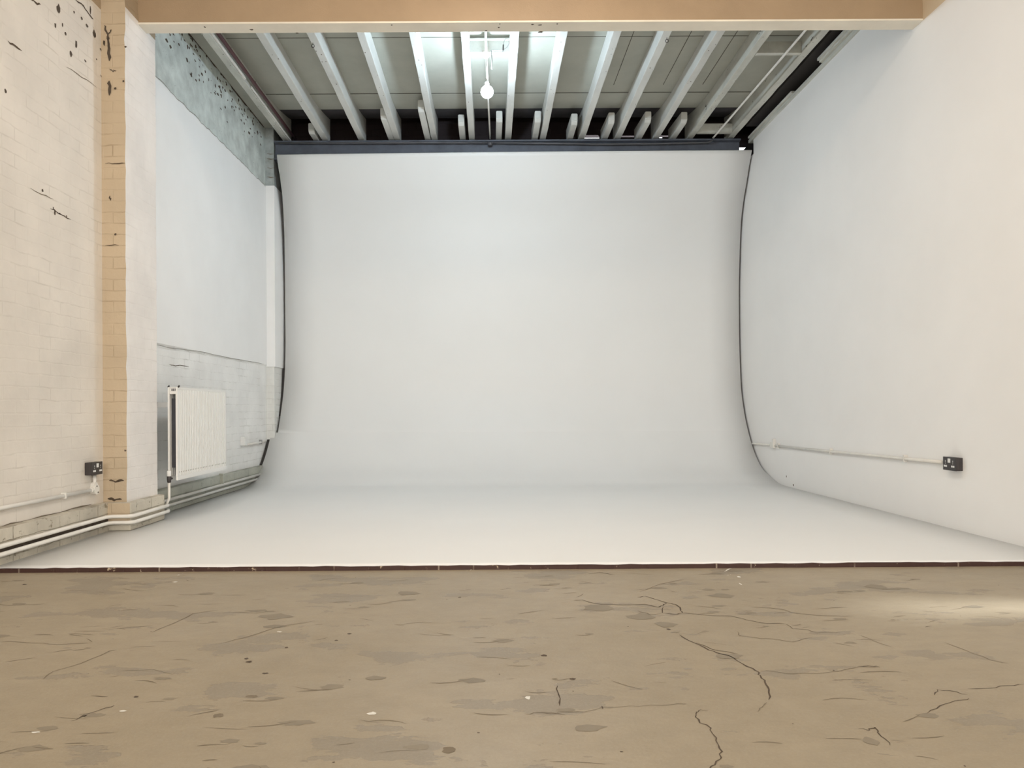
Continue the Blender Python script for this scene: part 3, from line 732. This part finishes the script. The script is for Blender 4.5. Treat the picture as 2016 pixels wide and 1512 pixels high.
# ------------------------------------------------------------------ radiator
YA = 6.05
xf = onY(349.5, 850, YA).x; xb_ = onY(330.5, 850, YA).x
zt_, zb_ = onY(349.5, 762, YA).z, onY(349.5, 946, YA).z
YE = onX(445, 850, xf).y
rd = thing('radiator', ((xf+XL)/2, (YA+YE)/2, zb_), 'white double panel radiator mounted on the left wall', 'radiator')
def panel(s, x, th, n):
    pts = [(x-th, YA), (x, YA)]
    L = YE-YA; m_ = 0.02
    for k in range(n):
        y0 = YA+m_+(L-2*m_)*k/n; p = (L-2*m_)/n
        pts += [(x, y0), (x, y0+p*0.62), (x-0.004, y0+p*0.72), (x-0.004, y0+p*0.92)]
    pts += [(x, YE-m_), (x, YE), (x-th, YE)]
    s.prism(pts, 'z', zb_+0.035, zt_-0.02, M['rad'])
    s.box((x-th, YA, zt_-0.0205), (x, YE, zt_), M['rad'], 0.004); s.box((x-th, YA, zb_), (x, YE, zb_+0.0355), M['rad'], 0.004)
s = MB(); panel(s, xf, 0.014, 30)
for k in range(30):
    yy = YA+0.03+(YE-YA-0.06)*k/29; s.box((xf-0.001, yy, zb_+0.06), (xf+0.0005, yy+0.008, zb_+0.07), M['scar'])
s.build('front_panel', rd)
s = MB(); panel(s, xb_+0.014, 0.014, 30); s.build('rear_panel', rd)
s = MB()
for k in range(20):
    yy = YA+0.04+(YE-YA-0.08)*k/20
    s.box((xb_+0.016, yy, zb_+0.10), (xf-0.016, yy+0.025, zt_-0.09), M['rad_dark'])
s.build('convector_fins', rd)
s = MB()
s.box((xb_+0.015, YA+0.004, zt_-0.055), (xf-0.015, YA+0.02, zt_-0.038), M['rad']); s.box((xb_+0.015, YA+0.002, zt_-0.004), (xf-0.015, YE, zt_+0.001), M['rad'])
s.box((xb_+0.010, YA+0.012, zt_-0.04), (xf-0.015, YA+0.016, zt_-0.004), M['rad'])
for k in range(3): s.box((xb_+0.026+k*0.014, YA+0.010, zt_-0.032), (xb_+0.034+k*0.014, YA+0.0125, zt_-0.012), M['rad_dark'])
s.build('top_grille', rd)
for px in (332, 352):
    q = onY(px, 760, YA+0.02); s = MB(); s.tube([(q.x, YA+0.012, zt_+0.001), (q.x, YA+0.028, zt_+0.010)], 0.007, M['black']); s.build('grille_clip', rd)
for yy in (YA+0.15, YE-0.15):
    s = MB(); s.box((XL+0.013, yy, zt_-0.16), (xb_+0.002, yy+0.03, zt_-0.12), M['rad']); s.build('wall_bracket', rd)
vx = onY(335, 940, YA+0.0).x; yv = YA-0.02
vz = onY(335, 938, yv).z
v_ = MB(); v_.lathe([(0.011, -0.05), (0.014, -0.045), (0.017, -0.02), (0.017, 0.0), (0.012, 0.004)], (vx, yv, vz), M['black_metal']); v_.tube([(vx, yv, vz-0.02), (vx+0.005, YA+0.02, vz-0.02)], 0.009, M['black_metal']); vo = v_.build('valve', rd)
s = MB(); s.lathe([(0.014, 0.0), (0.0165, 0.004), (0.0165, 0.040), (0.013, 0.046)], (vx, yv, vz), M['white_plastic']); s.build('cap', vo)
s = MB(); s.tube([(vx, yv, vz-0.045), (vx, yv, vz-0.17), (vx-0.02, yv-0.005, H-0.735)], 0.0105, M['conduit']); s.build('feed_pipe', rd)

# ------------------------------------------------------------------ heating pipes at the foot of the left wall
def hpipe(z1, z2, off, label):
    s = MB(); xw = XPL+off; xp = XP+0.045+off
    s.tube([(xw, YR+0.05, z1), (xw, 3.0, z1), (xw, YP0-0.11, z1), (xw+0.03, YP0-0.075, z1), (xp-0.03, YP0-0.07, z1), (xp, YP0-0.04, z1), (xp, YP1+0.03, z1), (xp-0.02, YP1+0.08, z2), (xw+0.02, YP1+0.13, z2), (xw, YP1+0.2, z2), (xw, 9.0, z2+0.0)], 0.0135, M['conduit'], 12)
    for yy in (4.35, 6.9, 8.0): s.box((XPL-0.002, yy, z1-0.008), (xw, yy+0.02, z1+0.008), M['conduit_grey'])
    tag(s.build('heating_pipe'), label, 'pipe', 'heating pipes along the left wall')
hpipe(H-0.738, H-0.738, 0.020, 'upper of two white heating pipes skirting the left wall and pillar')
hpipe(H-0.782, H-0.782, 0.026, 'lower of two white heating pipes skirting the left wall and pillar')
s = MB(); yb2 = onX(433, 940, XPL).y
s.box((XPL-0.01, yb2, ZC+0.10), (XPL+0.03, yb2+0.03, ZPL+0.02), M['plinth_far'], 0.003)
tag(s.build('pipe_bracket'), 'small grey upright bracket on the plinth beyond the radiator', 'bracket')

# ------------------------------------------------------------------ sockets, switch and wall conduits
def socket(side, ynear, yfar, z0, z1, xw, dep, label):
    sg = 1 if side == 'left' else -1     # +1: protrudes to +x
    xfce = xw+sg*dep
    t = thing('double_socket', (xw, (ynear+yfar)/2, z0), label, 'socket')
    s = MB(); s.box((xw, ynear, z0), (xfce-sg*0.010, yfar, z1), M['black_metal'], 0.004); s.build('back_box', t)
    s = MB(); s.box((xfce-sg*0.010, ynear-0.001, z0-0.001), (xfce, yfar+0.001, z1+0.001), M['black'], 0.003); s.build('faceplate', t)
    L = yfar-ynear; hz = z1-z0
    def yy(f): return ynear+L*f
    s = MB(); s.box((xfce-sg*0.001, yy(.41), z0+hz*.58), (xfce+sg*0.004, yy(.59), z0+hz*.9), M['white_plastic'], 0.0015)
    s.build('rocker_switch', t)
    for f in (.22, .80):
        s = MB()
        s.box((xfce-sg*0.001, yy(f-.025), z0+hz*.62), (xfce+sg*0.0012, yy(f+.025), z0+hz*.76), M['grey_plastic'])
        s.box((xfce-sg*0.001, yy(f-.02), z0+hz*.48), (xfce+sg*0.0012, yy(f+.02), z0+hz*.56), M['grey_plastic'])
        s.build('pin_slot', t)
        s = MB(); s.box((xfce-sg*0.001, yy(f-.12), z0+hz*.24), (xfce+sg*0.0012, yy(f-.01), z0+hz*.38), M['white_plastic']); s.box((xfce-sg*0.001, yy(f+.01), z0+hz*.24), (xfce+sg*0.0012, yy(f+.12), z0+hz*.38), M['white_plastic'])
        s.build('pin_slot', t)
    return t
xs_ = XL+0.052
n_ = onX(181.5, 936, xs_); f_ = onX(202, 933, xs_); tp = onX(181.5, 911, xs_)
socket('left', n_.y, f_.y, n_.z, tp.z, XL, 0.052, 'black double power socket on the left brick wall beside the pillar')
cx = XL+0.016
s = MB()
e = onX(178, 965.5, cx); st = onX(0, 1001, cx)
dirv = (e-st); 
s.tube([st-dirv*1.2, st, e], 0.0125, M['conduit'], 12); s.tube([e-dirv.normalized()*0.0, e+dirv.normalized()*0.02], 0.017, M['conduit'], 12)
for px, py in ((123, 976),):
    q = onX(px, py, XL+0.004); s.box((XL-0.001, q.y-0.010, q.z-0.020), (XL+0.030, q.y+0.006, q.z+0.020), M['conduit'], 0.003)
tag(s.build('conduit'), 'thick cream conduit running to the junction box on the left brick wall', 'conduit')
jb = thing('junction_box', (XL, e.y+0.05, e.z), 'round cream junction box beneath the left power socket', 'junction box')
s = MB(); cyy = e.y+0.055
for (cz, r_) in ((e.z, 0.034), (e.z+0.03, 0.022)):
    ring = [(cyy+r_*math.cos(k*math.pi/12), cz+r_*math.sin(k*math.pi/12)) for k in range(24)]
    s.prism(ring, 'x', XL-0.002, XL+0.034 if r_ > .03 else XL+0.028, M['conduit'])
s.build('box', jb)
s = MB(); s.tube([(XL+0.016, cyy, e.z+0.02), (XL+0.016, cyy, n_.z+0.001)], 0.0125, M['conduit']); s.build('riser', jb)
for dz_, dy_ in ((0.024, -0.004), (-0.02, 0.012)):
    s = MB(); s.tube([(XL+0.033, cyy+dy_, e.z+dz_), (XL+0.037, cyy+dy_, e.z+dz_)], 0.005, M['chip'], 8); s.build('screw', jb)

xs_ = XR-0.050
n_ = onX(1881.5, 927.5, xs_); f_ = onX(1856.5, 924, xs_); tp = onX(1881.5, 901.5, xs_)
socket('right', n_.y, f_.y, n_.z, tp.z, XR, 0.050, 'black double power socket on the right wall at the conduit end')
s = MB(); xc = XR-0.016
pp = [onX(1857, 910, xc), onX(1782, 903, xc), onX(1636, 889, xc), onX(1527, 877.5, xc)]
s.tube(pp, 0.0125, M['conduit'], 12); 
cd = s.build('conduit'); tag(cd, 'long white conduit on the right wall between switch box and power socket', 'conduit')
for px, py in ((1782, 903), (1636, 889), (1533, 878)):
    q = onX(px, py, xc); s = MB(); s.box((XR-0.001, q.y-0.009, q.z-0.026), (XR-0.030, q.y+0.009, q.z-0.012), M['conduit']); s.box((XR-0.001, q.y-0.009, q.z+0.012), (XR-0.030, q.y+0.009, q.z+0.030), M['conduit']); s.box((XR-0.027, q.y-0.009, q.z-0.014), (XR-0.031, q.y+0.009, q.z+0.014), M['conduit']); s.build('saddle', cd)
q = onX(1522, 876, xc)
sw = thing('switch_box', (XR, q.y, q.z), 'small white switch box on the right wall near the backdrop edge', 'switch box')
s = MB(); s.box((XR, q.y-0.045, q.z-0.035), (XR-0.036, q.y+0.05, q.z+0.03), M['conduit'], 0.003); s.build('box', sw)
s = MB(); s.box((XR, q.y-0.045, q.z+0.03), (XR-0.03, q.y+0.0, q.z+0.072), M['conduit'], 0.003); s.build('upper_box', sw)
e1 = onX(1517, 876, xc); e2 = onX(1484, 873.5, xc)
s = MB(); s.tube([e1, e2, e2+(e2-e1).normalized()*0.05], 0.011, M['conduit']); tag(s.build('conduit'), 'short white conduit between the backdrop edge and the right wall switch box', 'conduit')

q = onX(478, 868, XL+0.012)
sp = thing('switch_box', (XL, q.y, q.z), 'small square white switch box on the left wall beyond the radiator', 'switch box')
s = MB(); s.box((XL, q.y-0.05, q.z-0.052), (XL+0.05, q.y+0.05, q.z+0.05), M['far_brick'], 0.006); s.build('box', sp)
s = MB(); s.box((XL+0.048, q.y-0.04, q.z-0.042), (XL+0.056, q.y+0.04, q.z+0.042), M['white_plastic'], 0.003); s.build('faceplate', sp)
e2 = onX(519, 870, XL+0.02)
s = MB(); s.tube([(XL+0.02, q.y+0.045, e2.z-0.005), (XL+0.02, min(e2.y+0.05, YQ-0.01), e2.z)], 0.013, M['conduit']); s.box((XL-0.001, e2.y-0.12, e2.z-0.022), (XL+0.034, e2.y-0.10, e2.z+0.03), M['conduit_grey'])
tag(s.build('conduit'), 'short white conduit from the left switch box to the backdrop', 'conduit')
